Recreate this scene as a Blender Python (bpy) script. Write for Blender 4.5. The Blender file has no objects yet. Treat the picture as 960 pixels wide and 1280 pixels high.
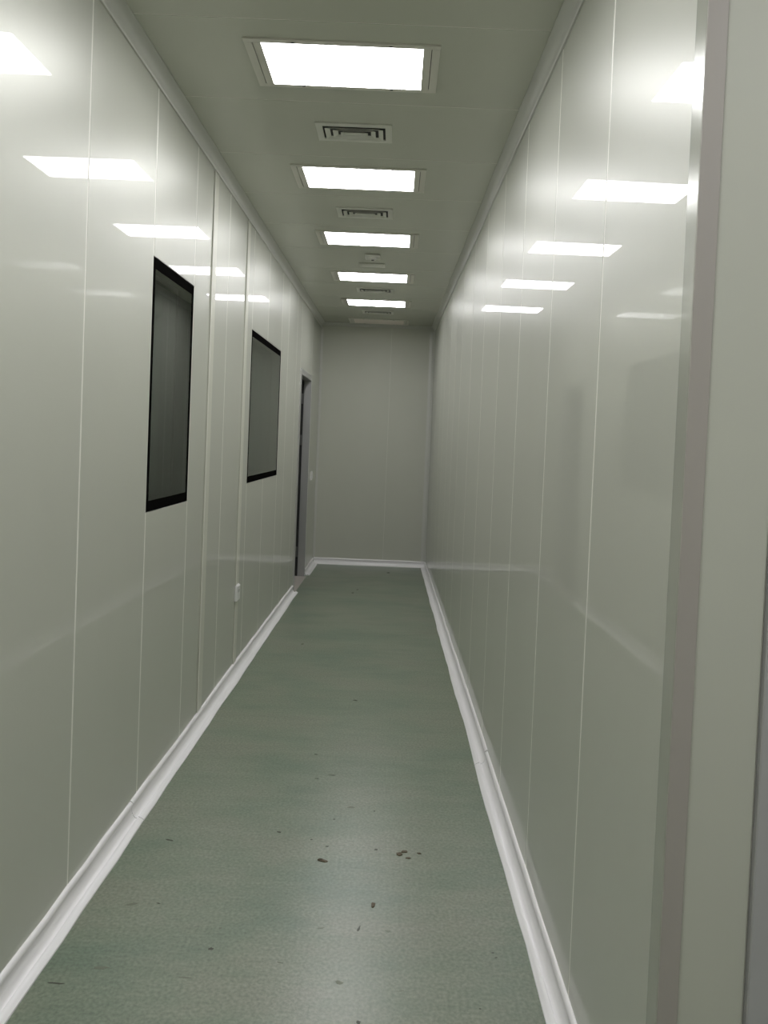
import bpy, bmesh, math, random
from mathutils import Matrix, Vector

random.seed(7)
S = bpy.context.scene
C = S.collection

# ------------------------------------------------------------------ camera
CAM_H = 1.3531
cam = bpy.data.cameras.new('camera')
cam.sensor_fit = 'HORIZONTAL'
cam.sensor_width = 36.0
cam.lens = 927.47 / 960.0 * 36.0
cam.shift_x = -15.5 / 960.0
cam.shift_y = -64.13 / 960.0
cam.clip_start = 0.02
camo = bpy.data.objects.new('camera', cam)
C.objects.link(camo)
_r = Vector((0.99916749, -0.00200182, 0.04074709))
_u = Vector((-0.04068129, 0.02603232, 0.99883299))
_f = Vector((0.00306023, 0.9996591, -0.02592921))
camo.matrix_world = Matrix(((_r.x, _u.x, -_f.x, 0), (_r.y, _u.y, -_f.y, 0), (_r.z, _u.z, -_f.z, CAM_H), (0, 0, 0, 1)))
S.camera = camo

# ------------------------------------------------------------------ world and exposure (windowless interior: all light is from ceiling panels)
w = bpy.data.worlds.new('world'); S.world = w
w.use_nodes = True
w.node_tree.nodes['Background'].inputs[0].default_value = (0.5, 0.52, 0.5, 1)
w.node_tree.nodes['Background'].inputs[1].default_value = 0.02
S.view_settings.view_transform = 'Standard'
S.view_settings.look = 'None'
S.view_settings.gamma = 1.0
S.view_settings.use_curve_mapping = False
S.view_settings.exposure = 0.0
LAMP = 17.5                     # radiance of the ceiling panels

# ------------------------------------------------------------------ room dimensions (metres)
H = 2.60
L = 8.0135
YC = 1.193                      # outside corner where the right wall starts
AX, AS = -0.8779, 0.0059        # left wall  x = AX + AS*(y-1)
BX, BS = 0.4707, -0.0127        # right wall x = BX + BS*(y-1)
YB = -2.6                       # room behind the photographer
XR = 2.2

def wall_matrix(x0, s):
    return (Matrix.Translation((x0, 1, 0)) @ Matrix.Rotation(-math.atan(s), 4, 'Z') @ Matrix.Translation((0, -1, 0)))
ML = wall_matrix(AX, AS)
MR = wall_matrix(BX, BS)

# ------------------------------------------------------------------ materials
def mat(name, col, rough=0.5, metal=0.0, spec=0.5, coat=0.0, coat_rough=0.03):
    m = bpy.data.materials.new(name); m.use_nodes = True
    b = m.node_tree.nodes['Principled BSDF']
    b.inputs['Base Color'].default_value = (*col, 1)
    b.inputs['Roughness'].default_value = rough
    b.inputs['Metallic'].default_value = metal
    b.inputs['Specular IOR Level'].default_value = spec
    b.inputs['Coat Weight'].default_value = coat
    b.inputs['Coat Roughness'].default_value = coat_rough
    return m, m.node_tree, b

def noise(nt, scale, detail=3.0, vec=None, rough=0.5):
    n = nt.nodes.new('ShaderNodeTexNoise')
    n.inputs['Scale'].default_value = scale
    n.inputs['Detail'].default_value = detail
    n.inputs['Roughness'].default_value = rough
    if vec: nt.links.new(vec, n.inputs['Vector'])
    return n.outputs['Fac']

def coords(nt, scale=(1, 1, 1)):
    tc = nt.nodes.new('ShaderNodeNewGeometry')
    mp = nt.nodes.new('ShaderNodeMapping')
    mp.inputs['Scale'].default_value = scale
    nt.links.new(tc.outputs['Position'], mp.inputs['Vector'])
    return mp.outputs['Vector']

def ramp(nt, fac, stops):
    r = nt.nodes.new('ShaderNodeValToRGB')
    e = r.color_ramp.elements
    while len(e) < len(stops): e.new(0.5)
    for i, (p, c) in enumerate(stops):
        e[i].position = p; e[i].color = (*c, 1)
    nt.links.new(fac, r.inputs['Fac'])
    return r.outputs['Color']

def bump(nt, height, strength, dist, prev=None):
    b = nt.nodes.new('ShaderNodeBump')
    b.inputs['Strength'].default_value = strength
    b.inputs['Distance'].default_value = dist
    nt.links.new(height, b.inputs['Height'])
    if prev: nt.links.new(prev, b.inputs['Normal'])
    return b.outputs['Normal']

def panel_material(name, c0, c1, rough, coat, coat_rough, bstr, spec=0.5, metal=0.0):
    m, nt, b = mat(name, c0, rough, metal, spec=spec, coat=coat, coat_rough=coat_rough)
    v = coords(nt, (1, 1, 0.25))
    nt.links.new(ramp(nt, noise(nt, 3.0, 4, v), [(0.3, c0), (0.7, c1)]), b.inputs['Base Color'])
    v2 = coords(nt, (1, 1, 0.12))
    n = bump(nt, noise(nt, 260, 2, v2), bstr, 0.0006)
    wave = bump(nt, noise(nt, 2.2, 1, coords(nt, (1, 1, 0.5))), 0.10, 0.004)
    nt.links.new(n, b.inputs['Normal'])
    nt.links.new(wave, b.inputs['Coat Normal'])
    return m

M = {}
M['wall'] = panel_material('wall_panel_enamel', (0.535, 0.545, 0.475), (0.55, 0.56, 0.488), 0.38, 0.58, 0.012, 0.05, 0.7, 0.15)
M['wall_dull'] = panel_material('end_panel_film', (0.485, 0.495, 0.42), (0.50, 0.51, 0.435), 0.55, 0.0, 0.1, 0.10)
M['ceil'] = panel_material('ceiling_panel_enamel', (0.51, 0.52, 0.44), (0.525, 0.535, 0.455), 0.24, 0.0, 0.12, 0.06, 0.7)
M['seal'] = mat('joint_sealant', (0.79, 0.785, 0.72), 0.5)[0]
M['cornice'] = mat('cornice_enamel', (0.53, 0.535, 0.49), 0.38, coat=0.2, coat_rough=0.1)[0]
M['trim'] = mat('corner_trim_enamel', (0.42, 0.43, 0.37), 0.22, metal=0.2, coat=0.2, coat_rough=0.06)[0]
M['duct'] = mat('trunking_plastic', (0.555, 0.557, 0.478), 0.4)[0]
M['tan'] = mat('corner_trim_film', (0.37, 0.345, 0.31), 0.5)[0]
M['grey'] = mat('door_grey_paint', (0.40, 0.40, 0.395), 0.45)[0]
M['steel'] = mat('brushed_steel', (0.46, 0.46, 0.445), 0.38, metal=0.5)[0]
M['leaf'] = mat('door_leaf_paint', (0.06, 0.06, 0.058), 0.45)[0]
M['black'] = mat('black_glass_border', (0.005, 0.0048, 0.0045), 0.45, spec=0.0)[0]
M['rubber'] = mat('black_gasket', (0.02, 0.02, 0.02), 0.6)[0]
M['dark'] = mat('duct_dark', (0.03, 0.03, 0.028), 0.8)[0]
M['plastic'] = mat('white_plastic', (0.74, 0.74, 0.72), 0.35)[0]
M['vent'] = mat('vent_enamel', (0.62, 0.625, 0.56), 0.4)[0]
M['lampframe'] = mat('lamp_frame_enamel', (0.62, 0.61, 0.54), 0.42)[0]
M['room'] = mat('side_room_wall', (0.42, 0.44, 0.42), 0.5)[0]
M['sill'] = mat('threshold_tape', (0.44, 0.41, 0.37), 0.6)[0]
M['hinge'] = mat('hinge_metal', (0.16, 0.16, 0.155), 0.4, metal=0.6)[0]

m, nt, b = mat('cove_white', (0.82, 0.81, 0.81), 0.35, coat=0.3, coat_rough=0.15)
nt.links.new(ramp(nt, noise(nt, 7, 5), [(0.3, (0.78, 0.77, 0.77)), (0.62, (0.84, 0.83, 0.83))]), b.inputs['Base Color'])
M['cove'] = m

m, nt, b = mat('diffuser_lit', (0.9, 0.9, 0.9), 0.5)
b.inputs['Emission Color'].default_value = (0.985, 0.975, 1.0, 1)
b.inputs['Emission Strength'].default_value = LAMP
M['lit'] = m
M['unlit'] = mat('diffuser_unlit', (0.92, 0.83, 0.77), 0.35)[0]

m, nt, b = mat('window_glass', (0.42, 0.50, 0.46), 0.015)
b.inputs['Transmission Weight'].default_value = 1.0
b.inputs['IOR'].default_value = 1.5
M['glass'] = m

# green epoxy floor: mottled, trowel streaks across, orange-peel relief
m, nt, b = mat('epoxy_floor', (0.3, 0.36, 0.3), 0.34, spec=0.75)
v = coords(nt, (0.8, 1.6, 1))
base = ramp(nt, noise(nt, 2.4, 6, v, 0.6), [(0.32, (0.132, 0.180, 0.130)), (0.47, (0.166, 0.203, 0.147)), (0.58, (0.188, 0.214, 0.159)), (0.72, (0.192, 0.208, 0.159))])
v2 = coords(nt, (0.7, 6, 1))
streak = ramp(nt, noise(nt, 3.5, 5, v2, 0.65), [(0.3, (0.90, 0.92, 0.90)), (0.7, (1.06, 1.04, 1.04))])
v3 = coords(nt, (1, 1, 1))
grain = ramp(nt, noise(nt, 110, 3, v3), [(0.3, (0.74, 0.76, 0.74)), (0.7, (1.26, 1.24, 1.24))])
def mul(nt, a, c):
    mx = nt.nodes.new('ShaderNodeMix'); mx.data_type = 'RGBA'; mx.blend_type = 'MULTIPLY'
    mx.inputs[0].default_value = 1.0
    nt.links.new(a, mx.inputs[6]); nt.links.new(c, mx.inputs[7])
    return mx.outputs[2]
nt.links.new(mul(nt, mul(nt, base, streak), grain), b.inputs['Base Color'])
rr = nt.nodes.new('ShaderNodeMapRange')
rr.inputs['To Min'].default_value = 0.26; rr.inputs['To Max'].default_value = 0.37
nt.links.new(noise(nt, 3.0, 4, v), rr.inputs['Value'])
nt.links.new(rr.outputs['Result'], b.inputs['Roughness'])
nn = bump(nt, noise(nt, 150, 2, v3), 0.30, 0.0010)
nn = bump(nt, noise(nt, 6, 2, v3), 0.12, 0.006, nn)
nt.links.new(nn, b.inputs['Normal'])
M['floor'] = m
M['mark_dark'] = mat('scuff_dark', (0.06, 0.065, 0.045), 0.6)[0]
M['mark_brown'] = mat('chip_brown', (0.085, 0.062, 0.03), 0.55)[0]
M['mark_grey'] = mat('stain_grey', (0.15, 0.165, 0.12), 0.5)[0]

# ------------------------------------------------------------------ mesh helpers
class MB:
    def __init__(self): self.v = []; self.f = []
    def box(self, x0, x1, y0, y1, z0, z1):
        n = len(self.v)
        self.v += [(x, y, z) for z in (z0, z1) for y in (y0, y1) for x in (x0, x1)]
        for q in ((0, 2, 3, 1), (4, 5, 7, 6), (0, 1, 5, 4), (2, 6, 7, 3), (0, 4, 6, 2), (1, 3, 7, 5)):
            self.f.append(tuple(n + i for i in q))
        return self
    def sweep(self, sections):
        """closed cross-sections (equal length lists of points) joined and capped"""
        n = len(self.v); k = len(sections[0])
        for s in sections: self.v += [tuple(p) for p in s]
        for i in range(len(sections) - 1):
            for j in range(k):
                a = n + i * k + j; c = n + i * k + (j + 1) % k
                self.f.append((a, c, c + k, a + k))
        self.f.append(tuple(n + j for j in range(k))[::-1])
        e = n + (len(sections) - 1) * k
        self.f.append(tuple(e + j for j in range(k)))
        return self
    def build(self, name, material, parent=None, matrix=None, bevel=0.0, smooth=False):
        me = bpy.data.meshes.new(name)
        me.from_pydata(self.v, [], self.f)
        bm = bmesh.new(); bm.from_mesh(me)
        bmesh.ops.recalc_face_normals(bm, faces=bm.faces)
        if bevel:
            bmesh.ops.bevel(bm, geom=list(bm.edges), offset=bevel, segments=1, affect='EDGES', profile=0.6)
        if smooth:
            for f in bm.faces: f.smooth = True
            for e in bm.edges:
                if len(e.link_faces) == 2 and e.calc_face_angle(0) > math.radians(38): e.smooth = False
        bm.to_mesh(me); bm.free()
        me.materials.append(M[material])
        o = bpy.data.objects.new(name, me); C.objects.link(o)
        if parent: o.parent = parent
        if matrix is not None:
            if parent: o.matrix_local = matrix
            else: o.matrix_world = matrix
        return o

def empty(name, matrix):
    o = bpy.data.objects.new(name, None); C.objects.link(o)
    o.empty_display_size = 0.1
    o.matrix_world = matrix
    return o

def tag(o, label, cat, group=None, kind=None):
    o['label'] = label; o['category'] = cat
    if group: o['group'] = group
    if kind: o['kind'] = kind
    return o

def copy_tree(o, parent=None):
    c = o.copy(); C.objects.link(c)
    if parent: c.parent = parent
    for ch in o.children: copy_tree(ch, c)
    return c

def T(x, y, z): return Matrix.Translation((x, y, z))

# ------------------------------------------------------------------ floor and ceiling
fl = MB().box(-3.2, XR + .2, YB - .2, L + .3, -0.08, 0.0).build('floor', 'floor')
tag(fl, 'scuffed green epoxy floor with a dull sheen along the corridor', 'floor', kind='structure')

cs = MB().box(-3.2, XR + .2, YB - .2, L + .3, H + 0.0007, H + 0.08).build('ceiling', 'seal')
tag(cs, 'grey-green metal panel ceiling with thin cross joints', 'ceiling', kind='structure')
seams = [2.256 + 0.5315 * k for k in range(-9, 12)]
edges = [YB] + [s for s in seams if YB + .1 < s < L - .1] + [L + .1]
for y0, y1 in zip(edges[:-1], edges[1:]):
    xr = XR if y0 < YC else BX + .08
    MB().box(-0.94, xr, y0 + .0016, y1 - .0016, H, H + .0006).build('ceiling_panel', 'ceil', cs)

# ------------------------------------------------------------------ walls
def wall_panels(parent, sgn, edges, holes, z0=0.0, z1=H, gap=0.004, matname='wall'):
    """edges: joint positions along the wall; holes: (y0,y1,z0,z1) openings that start and end on joints"""
    for a, c in zip(edges[:-1], edges[1:]):
        spans = [(z0, z1)]
        for hy0, hy1, hz0, hz1 in holes:
            if a >= hy0 - .02 and c <= hy1 + .02:
                spans = [s for s in ((z0, hz0), (hz1, z1)) if s[1] - s[0] > .02]
        for s0, s1 in spans:
            MB().box(*sorted((0.0, -sgn * .005)), a + gap, c - gap, s0, s1).build('wall_panel', matname, parent, bevel=0.0008)

# left wall: panels in front of a core that shows as the pale sealant in the joints
WIN1 = (2.613, 3.126, 1.065, 1.968)
WIN2 = (4.345, 5.410, 1.071, 1.974)
DOOR = (6.470, 7.260, 0.0, 1.960)
def core(name, holes, ya, yb, x0, x1, M_):
    mb = MB()
    ys = sorted({ya, yb} | {h[0] for h in holes} | {h[1] for h in holes})
    for a, c in zip(ys[:-1], ys[1:]):
        hs = [h for h in holes if a >= h[0] - 1e-6 and c <= h[1] + 1e-6]
        if not hs: mb.box(x0, x1, a, c, 0, H)
        else:
            h = hs[0]
            if h[2] > 0: mb.box(x0, x1, a, c, 0, h[2])
            mb.box(x0, x1, a, c, h[3], H)
    return mb.build(name, 'seal', matrix=M_)
wl = core('wall_left', [WIN1, WIN2, DOOR], YB, L, -0.075, -0.0005, ML)
tag(wl, 'glossy pale grey-green panel wall with two dark windows and a doorway', 'wall', kind='structure')
le = [YB] + [2.062 - .5315 * k for k in range(8, 0, -1)] + [2.062, WIN1[0], WIN1[1], 3.72, WIN2[0], 4.862, WIN2[1], 5.735, 6.20, DOOR[0], DOOR[1], L]
wall_panels(wl, 1, le, [WIN1, WIN2, DOOR])

wr = MB().box(0.0005, 0.09, YC + .004, L, 0, H).build('wall_right', 'seal', matrix=MR)
tag(wr, 'glossy pale grey-green panel wall mirroring the ceiling lights', 'wall', kind='structure')
re_ = [YC + .0055, 1.717, 2.247, 2.772, 3.287, 3.83, 4.37, 4.96, 5.40, 5.83, 6.32, 6.71, 7.30, L]
wall_panels(wr, -1, re_, [])

we = MB().box(-1.0, 0.6, L + .0015, L + .1, 0, H).build('wall_far', 'seal')
tag(we, 'shaded end wall closing the far end of the corridor', 'wall', kind='structure')
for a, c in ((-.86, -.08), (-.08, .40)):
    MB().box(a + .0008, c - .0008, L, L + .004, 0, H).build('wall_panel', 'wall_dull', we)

# wall that turns off to the right beside the photographer
wn = MB().box(BX + .001, XR, YC + .0045, YC + .07, 0, H).build('wall_near', 'seal')
tag(wn, 'flat pale grey-green panel facing the camera at the right edge', 'wall', kind='structure')
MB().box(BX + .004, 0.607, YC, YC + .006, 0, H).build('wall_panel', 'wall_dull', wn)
MB().box(0.607, 1.58, YC, YC + .006, 2.14, H).build('wall_panel', 'wall', wn)
MB().box(1.584, XR, YC, YC + .006, 0, H).build('wall_panel', 'wall', wn)
wb = MB().box(-1.0, XR + .1, YB - .1, YB, 0, H).build('wall_behind', 'wall')
tag(wb, 'pale panel wall behind the photographer', 'wall', kind='structure')
wo = MB().box(XR, XR + .1, YB, YC + .1, 0, H).build('wall_outer', 'wall')
tag(wo, 'pale panel wall of the lobby behind the photographer', 'wall', kind='structure')

# unlit room behind the left wall
sr = MB()
sr.box(-3.1, -3.0, 1.4, 8.2, 0, H).box(-3.0, -0.97, 1.4, 1.5, 0, H).box(-3.0, -0.97, 8.1, 8.2, 0, H)
sr = sr.build('wall_side_room', 'room')
tag(sr, 'dim grey wall of the unlit room seen through the windows', 'wall', kind='structure')

# ------------------------------------------------------------------ cove skirting and cornice
BASE = [(0, 0), (.052, 0), (.0515, .004), (.042, .009), (.033, .0135), (.0312, .0135), (.0288, .0070), (.021, .0090), (.0135, .0155), (.0085, .027), (.0065, .039),
        (.0085, .047), (.0118, .052), (.0118, .058), (.0085, .063), (.003, .0655), (0, .066)]
CORN = [(0, 0), (.038, 0), (.038, -.004), (.030, -.010), (.022, -.0165), (.015, -.0245), (.0105, -.034), (.009, -.044), (.0085, -.050), (.006, -.054), (0, -.055)]

def run(prof, t0, t1, place, wob, step=0.12, seed=1, top=0.0):
    rnd = random.Random(seed)
    n = max(2, int((t1 - t0) / step))
    secs = []; sn = sz = 0.0
    for i in range(n + 1):
        t = t0 + (t1 - t0) * i / n
        sn = 0.6 * sn + rnd.uniform(-wob, wob); sz = 0.6 * sz + rnd.uniform(-wob, wob)
        secs.append([place(a * (1 + sn) if a > 0 else a, t, top + zz * (1 + sz)) for a, zz in prof])
    return MB().sweep(secs)

def skirting(name, spans, place, label, M_, wob, seed):
    root = empty(name, M_)
    tag(root, label, 'skirting', kind='structure')
    for i, (a, c) in enumerate(spans):
        run(BASE, a, c, place, wob, seed=seed + i).build('cove_strip', 'cove', root, smooth=True)
    return root
skirting('baseboard_left', [(YB, .55), (.552, 2.548), (2.55, 4.548), (4.55, 6.44), (7.275, L - .055)], lambda n, t, z: (n, t, z), 'white plastic cove skirting along the wall with the windows', ML, .05, 11)
skirting('baseboard_right', [(YC + .05, 3.098), (3.10, 5.098), (5.10, L - .055)], lambda n, t, z: (-n, t, z), 'white wavy cove skirting along the windowless right wall', MR, .06, 23)
skirting('baseboard_far', [(-.83, .376)], lambda n, t, z: (t, L - n, z), 'white cove skirting along the foot of the end wall', Matrix(), .02, 37)

c1 = run(CORN, YB, L, lambda n, t, z: (n, t, z), .02, .25, 41, H).build('trim_1', 'cornice', matrix=ML, smooth=True)
tag(c1, 'rounded grey cornice above the wall with the windows', 'cornice', kind='structure')
c2 = run(CORN, YC, L, lambda n, t, z: (-n, t, z), .05, .2, 43, H).build('trim_2', 'cornice', matrix=MR, smooth=True)
tag(c2, 'rounded grey cornice above the windowless right wall', 'cornice', kind='structure')
c3 = run([(a * .7, z * .55) for a, z in CORN], -.83, .38, lambda n, t, z: (t, L - n, z), .0, .3, 44, H).build('trim_3', 'cornice', smooth=True)
tag(c3, 'thin cornice along the top of the end wall', 'cornice', kind='structure')

# vertical coves in the far corners
def vcove(name, x, sx, size, label, z0=0.066):
    prof = [(0, 0), (size, 0), (size, .003), (size * .62, size * .10), (size * .3, size * .3), (size * .10, size * .62), (.003, size), (0, size)]
    secs = [[(x + sx * a, L - c, z) for a, c in prof] for z in (z0, H - .055)]
    o = MB().sweep(secs).build(name, 'cornice', smooth=True)
    return tag(o, label, 'corner trim', kind='structure')
vcove('trim_4', BX + BS * (L - 1), -1, .05, 'upright pale cove strip in the far right corner')
vcove('trim_5', AX + AS * (L - 1), 1, .022, 'slim upright cove strip in the corner past the doorway')

# outside corner angle beside the camera
tr = empty('trim_6', T(BX, YC, 0))
tag(tr, 'tall corner angle wrapping the end of the right wall', 'corner trim', kind='structure')
MB().box(-.0045, .0, -.0025, .043, .001, H - .056).build('side_flange', 'trim', tr, bevel=.0008)
MB().box(-.0045, .0285, -.006, -.0026, .001, H - .056).build('front_flange', 'tan', tr, bevel=.0008)['label'] = 'taupe front face of the corner angle'

# ------------------------------------------------------------------ doors
def make_door1():
    y0, y1, z1 = DOOR[0], DOOR[1], DOOR[3]
    root = empty('door_1', ML @ T(0, y0, 0))
    tag(root, 'grey metal doorway with its leaf swung into the dark room', 'door', kind='structure')
    w = y1 - y0
    fr = root
    MB().box(-.060, .010, 0, .045, .002, z1).build('jamb', 'steel', fr, bevel=.002)
    MB().box(-.060, .010, w - .045, w, .002, z1).build('jamb', 'steel', fr, bevel=.002)
    MB().box(-.060, .010, .045, w - .045, z1 - .055, z1).build('frame_head', 'steel', fr, bevel=.002)
    for g0, g1, h0, h1 in ((.0, .055, .002, z1 - .002), (w - .055, w, .002, z1 - .002), (.055, w - .055, z1 - .065, z1 - .002)):
        MB().box(-.092, -.0605, g0, g1, h0, h1).build('gasket', 'rubber', fr)
    MB().box(-.09, .028, .02, w - .055, .0, .003).build('threshold', 'sill', root)
    # leaf, hinged on the far jamb and swung about 97 degrees into the side room
    hm = T(-.094, w - .058, 0) @ Matrix.Rotation(math.radians(7), 4, 'Z')
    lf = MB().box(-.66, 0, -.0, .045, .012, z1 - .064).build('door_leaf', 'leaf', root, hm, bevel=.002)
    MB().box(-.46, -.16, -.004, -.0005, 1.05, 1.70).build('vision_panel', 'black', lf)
    MB().box(-.62, -.52, -.05, -.036, .98, 1.0).box(-.62, -.605, -.038, -.0005, .98, 1.0).build('handle', 'steel', lf)
    for z in (.24, 1.33, 1.73):
        MB().box(-.088, -.063, w - .0660, w - .0555, z - .05, z + .05).build('hinge', 'hinge', root, bevel=.002)
make_door1()

d2 = empty('door_2', T(.6105, YC, 0))
tag(d2, 'light grey smudged door frame at the extreme right edge', 'door', kind='structure')
MB().box(.0, .07, -.010, .004, 0, 2.135).build('jamb', 'grey', d2, bevel=.002)
MB().box(.89, .965, -.010, .004, 0, 2.135).build('jamb', 'grey', d2, bevel=.002)
MB().box(.07, .89, -.010, .004, 2.06, 2.135).build('frame_head', 'grey', d2, bevel=.002)
lf2 = MB().box(.075, .885, -.002, .004, .01, 2.056).build('door_leaf', 'grey', d2)
MB().box(.80, .83, -.05, -.035, .95, 1.10).box(.81, .82, -.036, -.002, 1.0, 1.02).build('handle', 'steel', lf2)

# ------------------------------------------------------------------ windows: flush double glazing with a printed black border
def make_window(name, W, label):
    y0, y1, z0, z1 = W
    w, h = y1 - y0, z1 - z0
    root = empty(name, ML @ T(0, y0, z0))
    tag(root, label, 'window', kind='structure')
    B = .040; BS_ = .026
    def ring(xa, xb, nm, mt, bw):
        for (a, c, d, e) in ((.002, w - .002, .002, bw), (.002, w - .002, h - bw, h - .002), (.002, bw * .65, bw, h - bw), (w - bw * .65, w - .002, bw, h - bw)):
            MB().box(xa, xb, a, c, d, e).build(nm, mt, root)
    ring(-.0075, -.0005, 'border_strip', 'black', B)
    ring(-.066, -.0078, 'spacer_bar', 'rubber', B * .55)
    ring(-.074, -.067, 'border_strip', 'black', B)
    MB().box(-.0068, -.0012, BS_, w - BS_, B, h - B).build('pane', 'glass', root)
    MB().box(-.0732, -.0676, BS_, w - BS_, B, h - B).build('pane', 'glass', root)
make_window('window_1', WIN1, 'narrow black-bordered flush window nearest the camera')
make_window('window_2', WIN2, 'wider black-bordered flush window nearer the doorway')

# ------------------------------------------------------------------ cable trunking, socket, switch
def trunking(y, wd, label, cuts):
    root = empty('cable_trunking', ML @ T(.0003, y, .067))
    tag(root, label, 'cable trunking', 'trunking on the window wall')
    for z0, z1 in cuts:
        MB().box(0, .005, 0, wd, z0 - .067, z1 - .067).build('cover', 'duct', root, bevel=.0022)
        MB().box(.0051, .0058, .004, .009, z0 - .067, z1 - .067).build('lit_edge_strip', 'seal', root)  # pale strip that paints in the lit near edge of the cover
    return root
trunking(3.385, .075, 'full-height flat cable trunking between the two windows, nearer the first', [(.067, H - .057)])
trunking(4.125, .070, 'flat cable trunking interrupted by the low white socket', [(.067, .420), (.514, H - .057)])

so = empty('wall_socket', ML @ T(.0003, 4.115, .421))
tag(so, 'small white surface socket low on the wall below the second window', 'socket')
MB().box(0, .012, 0, .078, 0, .092).build('back_box', 'plastic', so, bevel=.004)
MB().box(.0122, .016, .004, .074, .004, .088).build('face_plate', 'plastic', so, bevel=.002)
for dy in (.028, .050):
    MB().box(.0158, .0166, dy - .0025, dy + .0025, .05, .066).build('pin_slot', 'dark', so)

sw = empty('light_switch', ML @ T(.0003, 7.485, .925))
tag(sw, 'white switch plate on the wall past the doorway', 'switch')
MB().box(0, .012, 0, .086, 0, .092).build('face_plate', 'plastic', sw, bevel=.003)
for k in range(2):
    MB().box(.0122, .0165, .010 + k * .034, .042 + k * .034, .016, .076).build('rocker', 'plastic', sw, bevel=.0015)

# ------------------------------------------------------------------ ceiling luminaires
LX, LY0, PITCH = -.2177, 2.5138, 1.0616
def make_light():
    root = empty('ceiling_light', T(LX, LY0, H))
    hw, hl = .3117, .1558
    iw, il = .2577, .1358
    for t in (-1, 1): MB().box(-hw, hw, *sorted((t * il, t * hl)), -.006, -.0005).build('long_rail', 'lampframe', root)
    for s in (-1, 1):
        x = sorted((s * iw, s * (iw + .026))); MB().box(*x, -il, il, -.0065, -.0005).build('end_plate', 'lampframe', root)
        x = sorted((s * (iw + .0285), s * hw)); MB().box(*x, -il, il, -.0065, -.0005).build('end_plate', 'lampframe', root)
        x = sorted((s * (iw + .026), s * (iw + .0285))); MB().box(*x, -il, il, -.0015, -.0005).build('groove', 'dark', root)
        for t in (-1, 1):
            MB().box(s * .155 - .005, s * .155 + .005, *sorted((t * (il + .004), t * (il + .010))), -.0078, -.0058).build('clip', 'rubber', root)
    df = MB().box(-iw, iw, -il, il, -.0052, -.0005).build('diffuser', 'lit', root)
    return root
ordinals = ['first ceiling light panel, largest in view', 'second ceiling light panel, between the first and second air vents',
            'third ceiling light panel, between the second vent and the small sensor', 'fourth ceiling light panel, just past the small sensor',
            'fifth and farthest of the lit ceiling light panels', 'unlit ceiling light panel against the end wall']
light0 = make_light()
for i in range(-3, 6):
    o = light0 if i == 0 else copy_tree(light0)
    yy = LY0 + i * PITCH
    if i == 5: yy = 7.80
    o.matrix_world = T(LX, yy, H)
    tag(o, ordinals[i] if i >= 0 else 'lit ceiling light panel overhead behind the camera', 'ceiling light', 'row of ceiling light panels')
    if i == 5:
        for ch in o.children:
            if ch.name.startswith('diffuser'):
                ch.data = ch.data.copy(); ch.data.materials[0] = M['unlit']

for k in range(3):                     # second, unseen row of panels added over the lobby to brighten the near walls
    o = copy_tree(light0)
    o.matrix_world = T(1.05, .39 - k * PITCH, H)
    tag(o, 'unseen light panel added over the lobby to brighten the near walls', 'ceiling light', 'row of ceiling light panels')

# ------------------------------------------------------------------ supply air vents
def make_vent():
    root = empty('air_vent', T(0, 0, H))
    W, D = .152, .086
    bk = MB().box(-W + .02, W - .02, -D + .02, D - .02, -.002, -.0005).build('duct_shade', 'dark', root)  # near-black plate in place of the shade inside the duct
    # flat outer frame
    f = MB()
    f.box(-W, W, -D, -D + .026, -.006, -.0005).box(-W, W, D - .026, D, -.006, -.0005)
    f.box(-W, -W + .026, -D + .026, D - .026, -.006, -.0005).box(W - .026, W, -D + .026, D - .026, -.006, -.0005)
    f.build('frame', 'vent', root)
    # nested sloping louvre rings
    for k in range(3):
        a, d = W - .035 - k * .031, D - .034 - k * .0165
        a2, d2 = a - .017, d - .009
        t = .0025
        zi, zo = -.0025, -.011
        def rg(aw, dd, z): return [(-aw, -dd, z), (aw, -dd, z), (aw, dd, z), (-aw, dd, z)]
        m_ = MB()
        vs = rg(a2, d2, zi) + rg(a, d, zo) + rg(a - t, d - t, zo) + rg(a2 - t, d2 - t, zi)
        n = 4
        m_.v = vs
        for lv in range(4):
            for j in range(4):
                p = lv * 4 + j; q = lv * 4 + (j + 1) % 4
                p2 = ((lv + 1) % 4) * 4 + j; q2 = ((lv + 1) % 4) * 4 + (j + 1) % 4
                m_.f.append((p, q, q2, p2))
        m_.build('louvre', 'vent', root)
    MB().box(-.040, .040, -.008, .008, -.010, -.0025).build('centre_blade', 'vent', root)
    return root
v0 = make_vent()
vl = ['air vent between the first and second ceiling lights', 'air vent between the second and third ceiling lights',
      'air vent between the fourth and fifth ceiling lights', 'air vent beyond the fifth light, closest to the end wall']
for i, (y, lb) in enumerate(zip((3.044, 4.105, 6.19, 7.24), vl)):
    o = v0 if i == 0 else copy_tree(v0)
    o.matrix_world = T(-.2145, y, H)
    tag(o, lb, 'air vent', 'ceiling air vents')

sn = empty('ceiling_sensor', T(-.2, 5.05, H))
tag(sn, 'small square box sensor on the ceiling past the third light', 'sensor')
MB().box(-.052, .052, -.052, .052, -.016, -.0005).build('base', 'vent', sn, bevel=.004)
secs = [[(r * math.cos(t * math.tau / 20), r * math.sin(t * math.tau / 20), z) for t in range(20)] for r, z in ((.036, -.0162), (.033, -.022), (.022, -.027), (.010, -.029))]
MB().sweep(secs).build('dome', 'vent', sn, smooth=True)
secs = [[(r * math.cos(t * math.tau / 12), r * math.sin(t * math.tau / 12), z) for t in range(12)] for r, z in ((.012, -.0285), (.007, -.033))]
MB().sweep(secs).build('lens', 'dark', sn, smooth=True)

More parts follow.
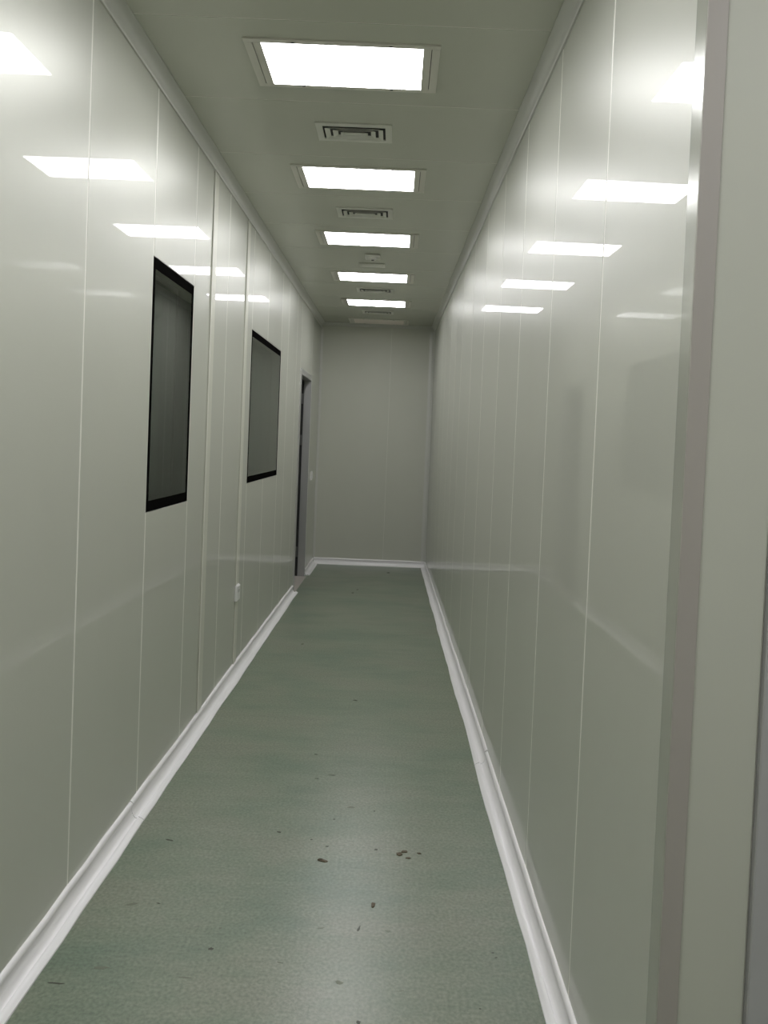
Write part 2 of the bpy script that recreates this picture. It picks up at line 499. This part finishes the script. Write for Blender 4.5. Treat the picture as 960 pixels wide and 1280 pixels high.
pl = empty('ceiling_plate', T(-.2125, 5.305, H))
tag(pl, 'thin blank plate on the ceiling just before the fourth light', 'cover plate')
MB().box(-.092, .092, -.05, .05, -.008, -.0005).build('plate', 'vent', pl, bevel=.002)
for s in (-1, 1): MB().box(s * .075 - .004, s * .075 + .004, -.004, .004, -.0095, -.0078).build('screw', 'steel', pl)

# ------------------------------------------------------------------ marks and chips on the floor
def mark(x, y, rx, ry, ang, material, name, thick=.0009, n=11, jag=.35):
    rnd = random.Random(int(x * 1000) * 31 + int(y * 1000))
    ca, sa = math.cos(ang), math.sin(ang)
    ring = []
    for i in range(n):
        t = i * math.tau / n; k = 1 + rnd.uniform(-jag, jag)
        px, py = rx * k * math.cos(t), ry * k * math.sin(t)
        ring.append((px * ca - py * sa, px * sa + py * ca))
    secs = [[(a, c, 0.0001) for a, c in ring], [(a * .9, c * .9, thick) for a, c in ring]]
    return MB().sweep(secs).build(name, material, fl, T(x, y, 0))
MARKS = [
    (-0.009, 2.13, 0.008, 0.016, 'brown'), (-0.175, 2.346, 0.02, 0.009, 'brown'), (-0.186, 2.35, 0.011, 0.007, 'brown'), (0.069, 2.4, 0.013, 0.014, 'brown'),
    (0.088, 2.416, 0.013, 0.01, 'brown'), (0.098, 2.379, 0.01, 0.005, 'brown'), (0.135, 2.409, 0.008, 0.004, 'brown'), (-0.008, 2.423, 0.007, 0.009, 'dark'),
    (-0.084, 1.816, 0.012, 0.008, 'grey'), (-0.109, 2.7, 0.018, 0.009, 'grey'), (-0.342, 2.509, 0.009, 0.008, 'dark'), (-0.227, 2.469, 0.006, 0.005, 'dark'),
    (-0.17, 2.431, 0.007, 0.005, 'dark'), (-0.15, 2.019, 0.013, 0.004, 'grey'), (-0.046, 2.022, 0.004, 0.02, 'dark'), (0.034, 2.016, 0.011, 0.007, 'grey'),
    (0.317, 1.945, 0.006, 0.003, 'dark'), (0.323, 1.927, 0.005, 0.003, 'dark'), (-0.687, 1.834, 0.028, 0.007, 'grey'), (-0.772, 1.777, 0.024, 0.004, 'dark'),
    (-0.698, 2.091, 0.021, 0.007, 'grey'), (-0.694, 2.432, 0.016, 0.006, 'dark'), (-0.431, 1.919, 0.009, 0.008, 'dark'), (-0.425, 2.003, 0.006, 0.004, 'grey'),
    (-0.625, 2.099, 0.007, 0.004, 'dark'), (-0.03, 1.691, 0.006, 0.009, 'dark'), (-0.241, 1.878, 0.01, 0.003, 'grey'), (0.068, 1.794, 0.012, 0.003, 'grey'),
    (0.26, 1.747, 0.004, 0.003, 'dark'), (-0.198, 2.954, 0.019, 0.005, 'dark'), (-0.256, 2.921, 0.009, 0.005, 'dark'), (-0.151, 3.823, 0.016, 0.012, 'dark'),
    (-0.553, 4.838, 0.011, 0.028, 'grey'), (-0.016, 7.599, 0.021, 0.042, 'dark'), (-0.283, 6.68, 0.011, 0.029, 'dark'), (-0.318, 6.531, 0.014, 0.027, 'dark'),
    (-0.283, 3.145, 0.01, 0.006, 'dark'), (-0.466, 1.812, 0.02, 0.003, 'grey'), (-0.02, 2.678, 0.004, 0.006, 'dark'), (-0.161, 2.609, 0.005, 0.005, 'dark'),
]
names = {'brown': 'paint_chip', 'dark': 'scuff_mark', 'grey': 'floor_stain'}
for i, (x, y, rx, ry, k) in enumerate(MARKS):
    mark(x, y, max(rx * .8, .0015), max(ry * .7, .002), random.uniform(-.35, .35), 'mark_' + k, names[k], .0025 if k == 'brown' else .0004)
